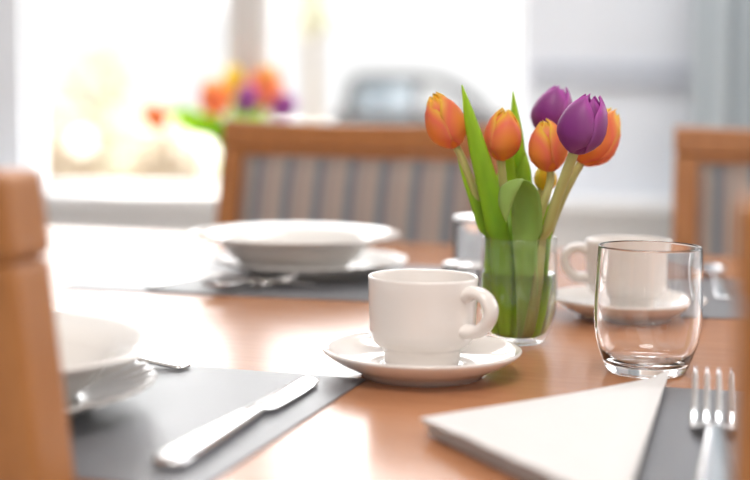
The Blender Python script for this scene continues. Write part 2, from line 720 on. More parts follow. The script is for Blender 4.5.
# ------------------------------------------------------------------ tumbler
p = onz(646, 372)
prof = [(0, .0008), (.018, .0004), (.0262, 0), (.0283, .0010), (.0298, .0040), (.0318, .0090), (.0345, .0158), (.0368, .0232), (.0381, .0310),
        (.0386, .0400), (.0385, .052), (.0378, .070), (.0370, .0858), (.0368, .0868), (.0361, .0872), (.0354, .0866), (.0354, .0855), (.0361, .070),
        (.0369, .052), (.0370, .040), (.0366, .0320), (.0352, .0235), (.0330, .0165), (.0300, .0108), (.0262, .0078), (.018, .0068), (0, .0066)]
o = obj('tumbler', lathe_bm([(r, z * 1.055) for r, z in prof], 128), M['glass'], None, True, (p.x, p.y, TZ + .0003))
tag(o, 'empty clear glass tumbler with a heavy base beside the white napkin', 'glass')


# two lidded glasses behind the vase
def jar(px, d, r, h, label):
    x = ony(px, 280, d).x
    t = thing('lidded_jar', label, 'jar', (x, d, TZ + .0003), 0, 'lidded glass jars behind the vase')
    prof = [(0, .0005), (r * .8, 0), (r * .93, .0015), (r, .006), (r, h - .004), (r * .97, h - .003), (r * .93, h - .003), (r * .92, h - .005), (r * .92, .008),
            (r * .8, .0055), (0, .005)]
    obj('jar_body', lathe_bm(prof, 64), M['glass'], t)
    lid = [(0, h - .0028), (r * .99, h - .0028), (r * 1.03, h - .0018), (r * 1.02, h - .0004), (r * .9, h + .0012), (r * .5, h + .0026), (0, h + .003)]
    obj('lid', lathe_bm(lid, 64), M['satin'], t)
    return t


jar(472, 1.43, .0205, .071, 'tall clear glass jar with a gleaming flat lid, half hidden behind the vase')
jar(462, 1.375, .0195, .028, 'squat jar with a gleaming flat lid, between the foreground cup and the vase')


# ------------------------------------------------------------------ cutlery
def path_frame(p0, p1):
    """matrix taking +x along p0->p1 on the table"""
    d = p1 - p0
    a = math.atan2(d.y, d.x)
    return a, d.length


def strip_bm(sections, seg=14):
    """sections: (x, y_left, y_right, z_mid, thickness) -> rounded lofted bar along x"""
    bm = bmesh.new()
    rings = []
    for x, yl, yr, z, th in sections:
        c = (yl + yr) / 2
        w = (yr - yl) / 2
        ring = []
        for k in range(seg):
            a = 2 * PI * k / seg
            ca, sa = math.cos(a), math.sin(a)
            ring.append(Vector((x, c + w * math.copysign(abs(ca) ** .7, ca), z + th / 2 * math.copysign(abs(sa) ** .8, sa))))
        rings.append(ring)
    loft(bm, rings)
    return bm


def make_knife(p0, p1, label, z):
    a, L = path_frame(p0, p1)
    t = thing('table_knife', label, 'knife', (p0.x, p0.y, z), a)
    k = L / .23
    h = [(0, -.0012, .0012, .0034, .0016), (.0015, -.0068, .0068, .0034, .0042), (.006, -.0098, .0098, .0034, .0060), (.02, -.0108, .0108, .0034, .0066),
         (.05, -.0100, .0100, .0034, .0062), (.085, -.0086, .0086, .0034, .0056), (.108, -.0076, .0076, .0034, .0052), (.117, -.0068, .0070, .0034, .0048),
         (.124, -.0060, .0066, .0034, .0040)]
    obj('handle', strip_bm([(x * k, l, r, zz, th) for x, l, r, zz, th in catmull(h, 4)]), M['steel'], t)
    b = [(.123, -.0060, .0066, .0034, .0038), (.129, -.0064, .0070, .0033, .0030), (.134, -.0100, .0074, .0030, .0024), (.145, -.0112, .0078, .0028, .0020), (.170, -.0116, .0082, .0026, .0017),
         (.200, -.0112, .0080, .0025, .0014), (.215, -.0094, .0076, .0025, .0012), (.224, -.0058, .0070, .0025, .0010), (.229, -.0008, .0060, .0025, .0008), (.2302, .0026, .0046, .0025, .0006)]
    obj('blade', strip_bm([(x * k, l, r, zz, th) for x, l, r, zz, th in catmull(b, 4)]), M['steel'], t)
    return t


kz = TZ + .0016
make_knife(onz(163, 470.5, kz), onz(312.5, 380.5, kz), 'polished steel table knife lying on the grey placemat', kz)


def make_fork(p0, p1, label, z, tip=.022, L0=.19, lift=0.0):
    """p0 handle end, p1 tine tips"""
    a, L = path_frame(p0, p1)
    t = thing('table_fork', label, 'fork', (p0.x, p0.y, z), a)
    k = L / L0
    W = .0132
    hs = [(0, -.0010, .0010, .002, .0012), (.0015, -.007, .007, .002, .0026), (.008, -.0100, .0100, .0024, .0032), (.03, -.0092, .0092, .0050, .0034),
          (.065, -.0062, .0062, .0095, .0036), (.092, -.0046, .0046, .0122, .0038), (.108, -.0044, .0044, .0108, .0038), (.116, -.0050, .0050, .0090, .0034)]
    obj('handle', strip_bm([(x * k, l, r, zz, th) for x, l, r, zz, th in catmull(hs, 4)]), M['steel'], t)
    hd = [(.115, -.0048, .0048, .0092, .0034), (.121, -.0078, .0078, .0070, .0028), (.126, -.0112, .0112, .0050, .0024), (.132, -W, W, .0032, .0022), (.140, -W, W, .0024, .0021), (.1435, -W, W, .0024, .0020)]
    head = obj('head', strip_bm([(x * k, l, r, zz, th) for x, l, r, zz, th in catmull(hd, 4)]), M['steel'], t)
    for q in range(4):
        c = (q - 1.5) * (2 * W - .0044) / 3
        ts = []
        for i in range(13):
            s = i / 12
            x = .142 + s * (L0 - .142)
            zz = .0024 + (tip - .0024) * s ** 1.6
            w = .0022 * (1 - .45 * s) * (1 if s < .97 else .4)
            cc = c * (1 - .03 * s)
            ts.append((x * k, cc - w, cc + w, zz, .0021 * (1 - .35 * s)))
        obj('tine', strip_bm(ts, 10), M['steel'], head)
    return t


fb = onz(713, 434, kz)
dirf = Vector((.225, .974, 0)).normalized()
make_fork(fb - dirf * .132, fb + dirf * .058, 'steel four-tined fork lying on the grey placemat beside the napkin', kz, tip=.0275)


def make_spoon(p0, p1, label, z, name='dessert_spoon'):
    a, L = path_frame(p0, p1)
    t = thing(name, label, 'spoon', (p0.x, p0.y, z), a)
    k = L / .17
    hs = [(0, -.0020, .0020, .0018, .0012), (.0015, -.0075, .0075, .0018, .0024), (.008, -.0098, .0098, .0022, .0030), (.03, -.0086, .0086, .0044, .0032),
          (.07, -.0054, .0054, .0082, .0034), (.1, -.0038, .0038, .0096, .0036), (.116, -.0040, .0040, .0080, .0034)]
    obj('handle', strip_bm([(x * k, l, r, zz, th) for x, l, r, zz, th in catmull(hs, 4)]), M['steel'], t)
    # bowl: a thin dished oval
    bm = bmesh.new()
    rings = []
    NB = 14
    for i in range(NB + 1):
        s = i / NB
        x = .114 + s * .056
        w = .0165 * math.sqrt(max(0.0, 1 - (2 * s - 1) ** 2)) * (1.05 - .1 * s) + .0022 * (1 - s) + .0003
        ring = []
        for j in range(11):
            u = -1 + 2 * j / 10
            ring.append(Vector((x * k, u * w, .0085 - .0065 * (1 - (2 * s - 1) ** 2) * (1 - u * u))))
        rings.append(ring)
    loft(bm, rings, cap=False, closed=False)
    o = obj('bowl', bm, M['steel'], t)
    sm = o.modifiers.new('solid', 'SOLIDIFY')
    sm.thickness = .0011
    sm.offset = 1
    return t


he = onz(188, 369, kz)
make_spoon(he, he - U * .165 + V * .002, 'steel cutlery piece poking out beyond the ribbed plate', kz, 'dessert_spoon')
fa, fbb = onz(146, 287.5, kz), onz(258, 286, kz)
make_fork(fa, fa + (fbb - fa).normalized() * .155, 'small steel fork lying before the stacked plates of the striped chair', kz, tip=.013)
make_spoon(Vector((-.062, 1.386, 0)), Vector((-.172, 1.330, 0)), 'steel spoon angled at the front edge of the far stack of plates', kz)
make_spoon(onz(726, 300, kz), onz(708, 271, kz), 'dark-looking steel spoon on the pale-gleaming placemat at the right', kz)


# ------------------------------------------------------------------ napkin
A = onz(420, 437)
B = onz(669, 384)
Cn = Vector((.108, .575, 0))
Cn = onz(640, 480) + (onz(640, 480) - onz(669, 384)) * .38
bm = bmesh.new()
N = 34
layers = 4
nz0 = .0018
for k in range(layers):
    top = k == layers - 1
    ins = 1.0 - (.018 * (layers - 1 - k)) if not top else 1.0
    cen = (A + B + Cn) / 3

    def height(a, b, c, k=k):
        # a,b,c barycentric: edge AC is open and lifted, BC is the soft fold
        base = nz0 + k * .0013
        lift = .0062 * (k / (layers - 1)) * (1 - b) ** 2 * (1 - .25 * a)
        puff = .0040 * (k / (layers - 1)) * min(1, 6 * min(a, b, c) + .15)
        fold = .0030 * (k / (layers - 1)) * math.exp(-(a / .05) ** 2)
        wr = .0010 * (k / (layers - 1)) * noise.noise(Vector((b * 5 + a * 3, c * 7, k * 3.1)))
        return base + lift + puff + fold + wr
    idx = {}
    th = .0009
    for side in (0, 1):
        for i in range(N + 1):
            for j in range(N + 1 - i):
                a = i / N
                b = j / N
                c = 1 - a - b
                p = A * a + B * b + Cn * c
                p = cen + (p - cen) * ins
                idx[(side, i, j)] = bm.verts.new((p.x, p.y, TZ + height(a, b, c) + (th if side else 0)))
    for i in range(N):
        for j in range(N - i):
            for side in (0, 1):
                f = [idx[(side, i, j)], idx[(side, i + 1, j)], idx[(side, i, j + 1)]]
                bm.faces.new(f if side else f[::-1])
                if i + j < N - 1:
                    f = [idx[(side, i + 1, j)], idx[(side, i + 1, j + 1)], idx[(side, i, j + 1)]]
                    bm.faces.new(f if side else f[::-1])
    edge = [(i, 0) for i in range(N)] + [(N - j, j) for j in range(N)] + [(0, N - j) for j in range(N)]
    for q in range(len(edge)):
        e0, e1 = edge[q], edge[(q + 1) % len(edge)]
        bm.faces.new((idx[(0, *e0)], idx[(0, *e1)], idx[(1, *e1)], idx[(1, *e0)]))
o = obj('napkin', bm, M['napkin'])
autosmooth(o, 50)
tag(o, 'white cloth napkin folded into a triangle on the table', 'napkin')


# ------------------------------------------------------------------ tulips
def set_tone(o, vals):
    at = o.data.attributes.new('tone', 'FLOAT', 'POINT')
    at.data.foreach_set('value', vals)


def bloom(name, base, top, width, mat, parent, seed=0, openness=.0, outer=3):
    rnd = random.Random(seed)
    ax = (top - base)
    H = ax.length
    z = ax.normalized()
    x = Vector((1, 0, 0))
    x = (x - z * x.dot(z)).normalized()
    y = z.cross(x)
    rot0 = rnd.random() * 2 * PI
    bm = bmesh.new()
    tone = []
    prof = [(0, .10), (.06, .42), (.16, .72), (.30, .95), (.44, 1.0), (.60, .93), (.76, .77 + .3 * openness), (.9, .50 + .8 * openness), (1.0, .16 + 1.3 * openness)]

    def rr(s):
        for (a, va), (b, vb) in zip(prof, prof[1:]):
            if s <= b:
                t = (s - a) / (b - a)
                t = t * t * (3 - 2 * t) * .4 + t * .6
                return va + (vb - va) * t
        return prof[-1][1]
    NS, NT = 18, 10
    for q in range(6):
        inner = q >= 3
        th0 = rot0 + q * 2 * PI / 3 + (PI / 3 if inner else 0) + rnd.uniform(-.12, .12)
        hs = H * (rnd.uniform(.96, 1.03) if not inner else rnd.uniform(.93, 1.0))
        rs = width / 2 * (1.0 if not inner else .9)
        tipout = rnd.uniform(-.04, .08)
        grid = []
        for i in range(NS + 1):
            s = i / NS
            half = R(66 if not inner else 60) * (min(1, .35 + s * 3)) * (1 if s < .5 else max(0.0, 1 - ((s - .5) / .5) ** 3.6))
            row = []
            for j in range(NT + 1):
                t = -1 + 2 * j / NT
                r = rs * rr(s) * (1 + .07 * (1 - t * t) * (0 if inner else 1)) + rs * tipout * s ** 4
                r *= 1 + .05 * abs(t) ** 3 * math.sin(s * 5 + q)
                a = th0 + t * half
                hh = hs * s + hs * .02 * math.sin(4 * t + q) * s
                p = base + x * (r * math.cos(a)) + y * (r * math.sin(a)) + z * hh
                row.append(bm.verts.new(p))
                e = abs(t)
                # flame down the middle of the petal, pale margins and tip
                tone.append(max(0, min(.9, .04 + .55 * e ** 1.8 + .75 * max(0, (s - .45) / .55) ** 1.3)))
            grid.append(row)
        for i in range(NS):
            for j in range(NT):
                bm.faces.new((grid[i][j], grid[i][j + 1], grid[i + 1][j + 1], grid[i + 1][j]))
    o = obj(name, bm, mat, parent)
    set_tone(o, tone)
    sm = o.modifiers.new('solid', 'SOLIDIFY')
    sm.thickness = .0006 * max(1, width / .03)
    sm.offset = 0
    return o


def leaf(pts, widths, parent, mat, wdir=None, gutter=.22, twist=0.0):
    data = catmull([(p.x, p.y, p.z, w) for p, w in zip(pts, widths)], 7)
    P = [Vector(d[:3]) for d in data]
    Wd = [max(.0004, d[3]) for d in data]
    bm = bmesh.new()
    tone = []
    rows = []
    n = len(P)
    NT = 6
    for i in range(n):
        t = (P[min(n - 1, i + 1)] - P[max(0, i - 1)]).normalized()
        if wdir is None:
            view = (P[i] - Vector((0, 0, CAMZ))).normalized()
            w = t.cross(view)
        else:
            w = wdir - t * wdir.dot(t)
        w.normalize()
        nn = w.cross(t).normalized()
        ang = twist * (i / (n - 1))
        w2 = w * math.cos(ang) + nn * math.sin(ang)
        n2 = nn * math.cos(ang) - w * math.sin(ang)
        row = []
        for j in range(NT + 1):
            u = -1 + 2 * j / NT
            row.append(bm.verts.new(P[i] + w2 * (u * Wd[i] / 2) + n2 * (gutter * Wd[i] * (u * u - .5) / 1)))
            q = i / (n - 1)
            tone.append(.20 + .75 * max(0, 1 - q / .35) + .55 * q * q + .22 * abs(u))
        rows.append(row)
    for a, b in zip(rows, rows[1:]):
        for j in range(NT):
            bm.faces.new((a[j], a[j + 1], b[j + 1], b[j]))
    o = obj('leaf', bm, mat, parent)
    set_tone(o, tone)
    sm = o.modifiers.new('solid', 'SOLIDIFY')
    sm.thickness = .0007
    sm.offset = 0
    return o


VI = [(0, .0062), (.0190, .0068), (.0232, .0098), (.0266, .0165), (.0289, .0245), (.0299, .0335), (.0301, .042), (.0296, .058), (.0287, .0735), (.0284, .0860)]


def keep_inside(o, cx, cy, z0, k=1.0):
    """what stands in a vase bends along the inside of its wall"""
    for v in o.data.vertices:
        h = (v.co.z - z0) / k
        if h > .105:
            continue
        if h < .0075:
            h = .0075
            v.co.z = z0 + h * k
        lim = .0284
        for (r0, h0), (r1, h1) in zip(VI, VI[1:]):
            if h0 <= h <= h1:
                lim = r0 + (r1 - r0) * (h - h0) / (h1 - h0)
        lim = (lim - .0012) * k
        if h > .086:
            lim += (h - .086) * 1.2 * k
        d = Vector((v.co.x - cx, v.co.y - cy))
        if d.length > lim:
            d *= lim / d.length
            v.co.x, v.co.y = cx + d.x, cy + d.y


def stem(pts, r, parent, mat=None):
    bm = bmesh.new()
    c = catmull([tuple(p) for p in pts], 7)
    tube(bm, c, [r * (1.0 + .12 * (1 - i / len(c))) for i in range(len(c))], 10)
    o = obj('stem', bm, mat or M['stem'], parent)
    zs = [v.co.z for v in o.data.vertices]
    a, b = min(zs), max(zs)
    set_tone(o, [.2 + .5 * (z - a) / (b - a) for z in zs])
    return o


VD = 1.082


def PP(*l):
    return [ony(x, y, d) for x, y, d in l]


def build_tulip(label, stem_pts, base, top, w, mat, seed, r=.0034, openness=0., leaves=()):
    """leaves: (points, widths, material, wdir, twist)"""
    foot = ony(*stem_pts[0])
    t = thing('tulip', label, 'tulip', foot, 0, 'tulips in the table vase')
    b3, t3 = ony(*base), ony(*top)
    kids = [stem(PP(*stem_pts) + [b3 + (t3 - b3) * .03], r, t)]
    kids.append(bloom('bloom', b3, t3, w, mat, t, seed, openness))
    for pts, wd, lm, wdir, tw in leaves:
        kids.append(leaf(PP(*pts), wd, t, lm, wdir, twist=tw))
    for k in kids:
        keep_inside(k, ony(518, 300, VD).x, VD, TZ)
        for v in k.data.vertices:
            v.co -= foot
    return t


L1, L2 = M['leaf'], M['leaf_grey']
build_tulip('orange tulip leaning left, furthest left of the vase bouquet',
            [(506, 333, 1.090), (497, 285, 1.088), (489, 237, 1.085), (474, 190, 1.08), (462, 158, 1.078)],
            (456, 147.5, 1.078), (433, 94, 1.07), .0305, M['petal_orange'], 3, .0030, .02,
            [([(508, 333, 1.074), (503, 285, 1.070), (498, 237, 1.066), (490, 195, 1.062), (478, 150, 1.062), (469, 115, 1.064), (462, 85, 1.068)],
              [.008, .015, .018, .0175, .0140, .0085, .0006], L1, None, .25),
             ([(500, 333, 1.085), (494, 285, 1.08), (489, 240, 1.078), (478, 205, 1.079), (466, 172, 1.082), (456, 146, 1.086)],
              [.007, .012, .0125, .011, .008, .0006], L1, None, -.3)])
build_tulip('orange tulip standing upright between the tall leaf and the paired tulips',
            [(514, 335, 1.093), (511, 285, 1.093), (509, 237, 1.092), (505, 200, 1.087), (502, 172, 1.083)],
            (500.5, 161, 1.083), (506, 110, 1.08), .0288, M['petal_orange'], 11, .0032, 0.,
            [([(516, 335, 1.097), (518, 285, 1.103), (519, 237, 1.103), (519, 180, 1.105), (516, 135, 1.108), (513, 91, 1.112)],
              [.008, .013, .014, .013, .011, .0006], L1, None, .3),
             ([(512, 335, 1.082), (513, 285, 1.079), (511, 240, 1.078), (508, 205, 1.090), (507, 180, 1.096), (511, 145, 1.100)],
              [.008, .014, .018, .019, .018, .0006], L1, None, -.3)])
build_tulip('rounded orange tulip hanging just left of the front purple one',
            [(522, 335, 1.074), (528, 285, 1.075), (534, 237, 1.075), (544, 203, 1.068), (550, 182, 1.072)],
            (551, 172, 1.073), (544, 121, 1.070), .0296, M['petal_orange'], 23, .0032, 0.,
            [([(524, 335, 1.066), (528, 285, 1.060), (528, 240, 1.058), (527.5, 210, 1.052), (524, 191, 1.046), (515, 182, 1.040), (508, 189, 1.036), (505, 204, 1.035), (506, 222, 1.037)],
              [.010, .019, .0235, .0240, .022, .018, .0155, .011, .0006], L2, Vector((.86, -.42, .28)), 0.)])
build_tulip('dark purple tulip standing behind the orange one',
            [(524, 335, 1.096), (530, 285, 1.098), (536, 237, 1.100), (541, 190, 1.112), (542, 150, 1.118)],
            (544, 136, 1.118), (561, 86, 1.118), .0320, M['petal_purple'], 31, .0032, .05,
            [([(526, 333, 1.092), (527, 285, 1.096), (526, 237, 1.096), (522, 200, 1.10), (522, 170, 1.104), (524, 148, 1.108)],
              [.008, .015, .018, .018, .014, .0006], L1, None, .4)])
build_tulip('purple tulip on the thick pale stem, front right of the bouquet',
            [(527, 337, 1.062), (534, 300, 1.060), (545, 240, 1.058), (555, 205, 1.050), (566, 174, 1.040)],
            (573.5, 154, 1.034), (592, 95, 1.028), .0350, M['petal_purple'], 42, .0040, .06,
            [([(532, 333, 1.075), (540, 285, 1.077), (545, 237, 1.079), (549, 215, 1.083), (556, 192, 1.088)],
              [.006, .009, .010, .009, .0006], L1, None, .3)])
build_tulip('orange-red tulip tilted right behind the front purple one',
            [(532, 331, 1.086), (541, 285, 1.090), (548, 237, 1.090), (559, 205, 1.092), (572, 178, 1.095)],
            (580, 164, 1.096), (615, 112, 1.100), .0350, M['petal_orange'], 57, .0036, .05)
build_tulip('small yellow tulip half hidden below the rounded orange one',
            [(528, 333, 1.101), (533, 285, 1.103), (540, 237, 1.104), (544, 207, 1.110)],
            (545, 192, 1.112), (546, 164, 1.114), .0180, M['petal_yellow'], 66, .0028, 0.)

# vase
vp = Vector((ony(518, 300, VD).x, VD, TZ + .0003))
vase = thing('glass_vase', 'small clear glass vase half full of water, holding the tulips', 'vase', vp)
vo = [(0, .0008), (.014, .0003), (.0200, 0), (.0222, .0014), (.0246, .0060), (.0282, .0140), (.0306, .0230), (.0316, .0330), (.0318, .042), (.0313, .058),
      (.0304, .0735), (.0301, .0845), (.0298, .0855), (.0292, .0858), (.0285, .0853), (.0284, .0840)]
vi = [(.0287, .0735), (.0296, .058), (.0301, .042), (.0299, .0335), (.0289, .0242), (.0266, .0160), (.0232, .0092), (.0190, .0062), (.010, .0055), (0, .0055)]
obj('vase_body', lathe_bm(vo + vi, 96), M['vase_glass'], vase)
wz = .0570
wp = [(0, .0053)] + [(r + .0003, z - .0002) for r, z in vi[::-1][1:] if z < wz - .003] + [(.0299, wz - .0008), (.0298, wz), (.0290, wz - .0004), (0, wz - .0004)]
obj('water', lathe_bm(wp, 96), M['water'], vase)


# ------------------------------------------------------------------ chairs
def make_chair(label):
    t = thing('dining_chair', label, 'chair', (0, 0, 0), 0, 'wooden chairs with striped backs')
    HW = .225                       # half width of the back
    PW = .034
    TOP = .911
    RK = math.tan(R(11))
    yb = -.215                      # back face of the posts at seat level

    def by(z):
        return yb - max(0, z - .45) * RK
    for s in (-1, 1):
        rings = []
        for z in (0, .25, .45, .60, .75, TOP - .042):
            y0 = by(z) - (.03 * (1 - z / .45) if z < .45 else 0)
            x1 = s * HW
            x0 = s * (HW - PW)
            rings.append([Vector((x0, y0, z)), Vector((x1, y0, z)), Vector((x1, y0 + .036, z)), Vector((x0, y0 + .036, z))])
        bm = bmesh.new()
        loft(bm, rings)
        o = obj('back_post', bm, M['chair'], t, False)
        bevel_mod(o, .004)
        bm = box_bm(s * HW - (PW if s > 0 else 0), s * HW + (0 if s > 0 else PW), .19, .19 + PW, 0, .41)
        o = obj('leg', bm, M['chair'], t, False)
        bevel_mod(o, .004)
    # crest rail, its upper edge dipping a little to the middle
    rings = []
    for i in range(13):
        x = -HW - .001 + (2 * HW + .002) * i / 12
        dip = .005 * (1 - (x / HW) ** 2)
        z1 = TOP - dip
        z0 = TOP - .0415 - dip * .5 if False else TOP - .0415
        rings.append([Vector((x, by(z0) - .001, z0)), Vector((x, by(z1) - .001, z1)), Vector((x, by(z1) + .037, z1)), Vector((x, by(z0) + .037, z0))])
    bm = bmesh.new()
    loft(bm, rings)
    o = obj('crest_rail', bm, M['chair'], t, False)
    bevel_mod(o, .005, 3)
    # inner lower lip under the crest, part of the frame
    rings = []
    for z in (TOP - .0425, TOP - .054):
        rings.append([Vector((-HW + PW, by(z) + .004, z)), Vector((HW - PW, by(z) + .004, z)), Vector((HW - PW, by(z) + .030, z)), Vector((-HW + PW, by(z) + .030, z))])
    bm = bmesh.new()
    loft(bm, rings)
    obj('rail_lip', bm, M['chair'], t, False)
    # padded striped back panel, bulging on both faces
    bm = bmesh.new()
    rows = []
    zs = [.50 + (TOP - .055 - .50) * i / 8 for i in range(9)]
    for fb_ in (0, 1):
        g = []
        for z in zs:
            r_ = []
            for i in range(15):
                x = (-HW + PW + .0005) + (2 * (HW - PW) - .001) * i / 14
                e = (1 - (2 * i / 14 - 1) ** 6) * (1 - (2 * (z - zs[0]) / (zs[-1] - zs[0]) - 1) ** 6)
                yc = by(z) + .018
                r_.append(bm.verts.new((x, yc + (1 if fb_ else -1) * (.007 + .009 * e), z)))
            g.append(r_)
        rows.append(g)
    for fb_ in (0, 1):
        g = rows[fb_]
        for a, b in zip(g, g[1:]):
            for i in range(14):
                bm.faces.new((a[i], a[i + 1], b[i + 1], b[i]))
    g0, g1 = rows
    for i in range(14):
        bm.faces.new((g0[0][i], g0[0][i + 1], g1[0][i + 1], g1[0][i]))
        bm.faces.new((g0[-1][i], g0[-1][i + 1], g1[-1][i + 1], g1[-1][i]))
    for k in range(8):
        bm.faces.new((g0[k][0], g0[k + 1][0], g1[k + 1][0], g1[k][0]))
        bm.faces.new((g0[k][-1], g0[k + 1][-1], g1[k + 1][-1], g1[k][-1]))
    obj('backrest', bm, M['stripes'], t)
    # lower back rail, seat frame, seat pad, side stretchers
    obj('lower_rail', box_bm(-HW + PW, HW - PW, by(.48) + .004, by(.48) + .030, .470, .499), M['chair'], t, False)
    bm = bmesh.new()
    add_box(bm, -HW + PW, HW - PW, .198, .218, .35, .41)
    add_box(bm, -HW + .006, -HW + .028, -.178, .189, .35, .41)
    add_box(bm, HW - .028, HW - .006, -.178, .189, .35, .41)
    obj('seat_frame', bm, M['chair'], t, False)
    o = obj('seat', box_bm(-HW, HW, -.176, .228, .411, .460), M['stripes'], t, False)
    bevel_mod(o, .014, 4)
    return t, by(TOP - .02)


ch, ytop = make_chair('wooden dining chair with a striped back, behind the far stack of plates')


def place_chair(px, py, dist, side, rot, label, first=False):
    """put the outer edge of the chair's post (side = -1/+1 in its own frame) at a pixel and distance"""
    e = ony(px, py, dist)
    off = Matrix.Rotation(rot, 3, 'Z') @ Vector((side * .225, ytop + .018, 0))
    loc = (e.x - off.x, e.y - off.y, 0)
    if first:
        ch.location = loc
        ch.rotation_euler = (0, 0, rot)
        ch['label'] = label
        return ch
    return dup(ch, loc, rot, label)


place_chair(228, 130, 2.13, 1, R(180 - 21), 'wooden dining chair with a striped back, behind the far stack of plates', True)
place_chair(675, 130, 2.02, 1, R(180 - 10), 'wooden dining chair with a striped back, behind the tumbler near the curtain')
place_chair(26, 200, .612, 1, R(-17), 'wooden dining chair whose near post rises beside the ribbed plate')
place_chair(741, 230, .507, -1, R(-19), 'wooden dining chair whose edge shows beside the four-tined fork')

# ------------------------------------------------------------------ flowers on the window ledge
LY = 3.65
lx = ony(232, 150, LY).x
v2 = thing('ledge_vase', 'pale glass vase of tulips on the window ledge behind the chair', 'vase', (lx, LY, SILL + .0005))
k = 1.5
obj('vase_body', lathe_bm([(r * k, z * k) for r, z in vo + vi], 48), M['vase_glass'], v2)
obj('water', lathe_bm([(r * k, z * k) for r, z in wp], 48), M['water'], v2)


def ledge_tulip(label, base, top, w, mat, seed, via=None, leaves=()):
    i = seed % 7
    f3 = Vector((lx + .012 * math.cos(i * 2.1), LY + .012 * math.sin(i * 2.1), SILL + .014))
    rim = Vector((lx + .022 * math.cos(i * 2.1 + .3), LY + .022 * math.sin(i * 2.1 + .3), SILL + .0858 * k))
    t = thing('tulip', label, 'tulip', f3, 0, 'tulips on the window ledge')
    b3, t3 = ony(*base), ony(*top)
    pts = [f3, rim] + ([ony(*via)] if via else []) + [b3, b3 + (t3 - b3) * .05]
    kids = [stem(pts, .0045, t, M['leaf'])]
    kids.append(bloom('bloom', b3, t3, w, mat, t, seed, .1))
    for tip, mid, wd in leaves:
        kids.append(leaf([f3, rim, ony(*mid), ony(*tip)], [.012, wd, wd, .001], t, M['leaf'], None))
    for q in kids:
        keep_inside(q, lx, LY, SILL, 1.5)
        for v in q.data.vertices:
            v.co -= f3
    return t


ledge_tulip('pink-orange tulip at the left of the ledge bouquet, blurred', (217, 117, 3.580), (213, 80, 3.580), .078, M['petal_orange'], 101, None,
            [((178, 108, 3.600), (200, 126, 3.600), .07), ((205, 110, 3.640), (212, 128, 3.630), .05)])
ledge_tulip('yellow tulip at the top of the ledge bouquet, blurred', (236, 100, 3.720), (234, 64, 3.730), .066, M['petal_yellow'], 102, None,
            [((240, 92, 3.680), (238, 120, 3.670), .05)])
ledge_tulip('dark purple tulip in the centre of the ledge bouquet, blurred', (246, 115, 3.560), (247, 84, 3.560), .06, M['petal_purple'], 103, None,
            [((250, 100, 3.580), (246, 125, 3.610), .055)])
ledge_tulip('large orange tulip at the right of the ledge bouquet, blurred', (263, 110, 3.665), (268, 66, 3.670), .092, M['petal_orange'], 104, None,
            [((262, 104, 3.630), (254, 125, 3.640), .05)])
ledge_tulip('purple tulip at the right edge of the ledge bouquet, blurred', (274, 118, 3.570), (293, 96, 3.560), .062, M['petal_purple'], 105, None)
ledge_tulip('drooping orange-red tulip out to the left of the ledge bouquet', (166, 112, 3.640), (144, 122, 3.630), .07, M['petal_orange'], 106, (196, 112, 3.640),
            [((165, 108, 3.650), (190, 122, 3.640), .05)])

# ------------------------------------------------------------------ outside
GZ = -.15
o = struct('ground_outside', box_bm(-25, 25, WY + .25, 60, GZ - .1, GZ), M['paving'])


def foliage(bm, cx, cy, cz, rx, ry, rz, n, size, rnd):
    tone = []
    for _ in range(n):
        while True:
            p = Vector((rnd.uniform(-1, 1), rnd.uniform(-1, 1), rnd.uniform(-1, 1)))
            if .25 < p.length < 1:
                break
        c = Vector((cx + p.x * rx, cy + p.y * ry, cz + p.z * rz))
        q = Euler((rnd.uniform(0, 6.28), rnd.uniform(0, 6.28), rnd.uniform(0, 6.28))).to_matrix()
        s = size * rnd.uniform(.6, 1.2)
        vs = [bm.verts.new(c + q @ Vector(v)) for v in ((-s, 0, 0), (0, -s * .45, s * .1), (s, 0, 0), (0, s * .45, s * .1))]
        bm.faces.new(vs)
        tn = rnd.uniform(.1, .8)
        tone += [tn] * 4
    return tone


def tree(x, y, h, rx, rz, label, mat, seed, n=1500, name='garden_tree'):
    rnd = random.Random(seed)
    t = thing(name, label, 'tree', (x, y, GZ))
    bm = bmesh.new()
    tube(bm, catmull([(0, 0, -.02), (.03, .02, h * .3), (-.02, .04, h * .6), (.02, 0, h * .85)], 4), [.11 - .004 * i for i in range(13)], 10)
    for q in range(5):
        a = q * 1.3
        tube(bm, [(0, 0, h * .5), (rx * .35 * math.cos(a), rx * .35 * math.sin(a), h * .66), (rx * .6 * math.cos(a), rx * .6 * math.sin(a), h * .8)], [.05, .035, .015], 7)
    obj('trunk', bm, M['bark'], t)
    bm = bmesh.new()
    tn = foliage(bm, 0, 0, h * .75, rx, rx, rz, n, .13, rnd)
    o = obj('crown', bm, mat, t, False)
    set_tone(o, tn)
    return t


tree(ony(100, 90, 15).x, 15, 1.7, .8, .55, 'small pale green tree outside the left window pane', M['foliage'], 1, 330)
tree(ony(312, 40, 26).x, 26, 4.2, .8, .9, 'light green tree in the distance beyond the right pane', M['foliage'], 2, 400)


def shrub(px, d, w, h, label, mat, seed):
    x = ony(px, 150, d).x
    t = thing('garden_shrub', label, 'shrub', (x, d, GZ), 0, 'shrubs outside the window')
    rnd = random.Random(seed)
    bm = bmesh.new()
    for q in range(7):
        a = q * .9
        tube(bm, [(0, 0, -.02), (w * .2 * math.cos(a), w * .2 * math.sin(a), h * .4), (w * .4 * math.cos(a), w * .4 * math.sin(a), h * .8)], [.02, .014, .006], 6)
    obj('branches', bm, M['bark'], t)
    bm = bmesh.new()
    tn = foliage(bm, 0, 0, h * .55, w / 2, w / 2, h * .5, 700, .07, rnd)
    o = obj('crown', bm, mat, t, False)
    set_tone(o, tn)
    return t


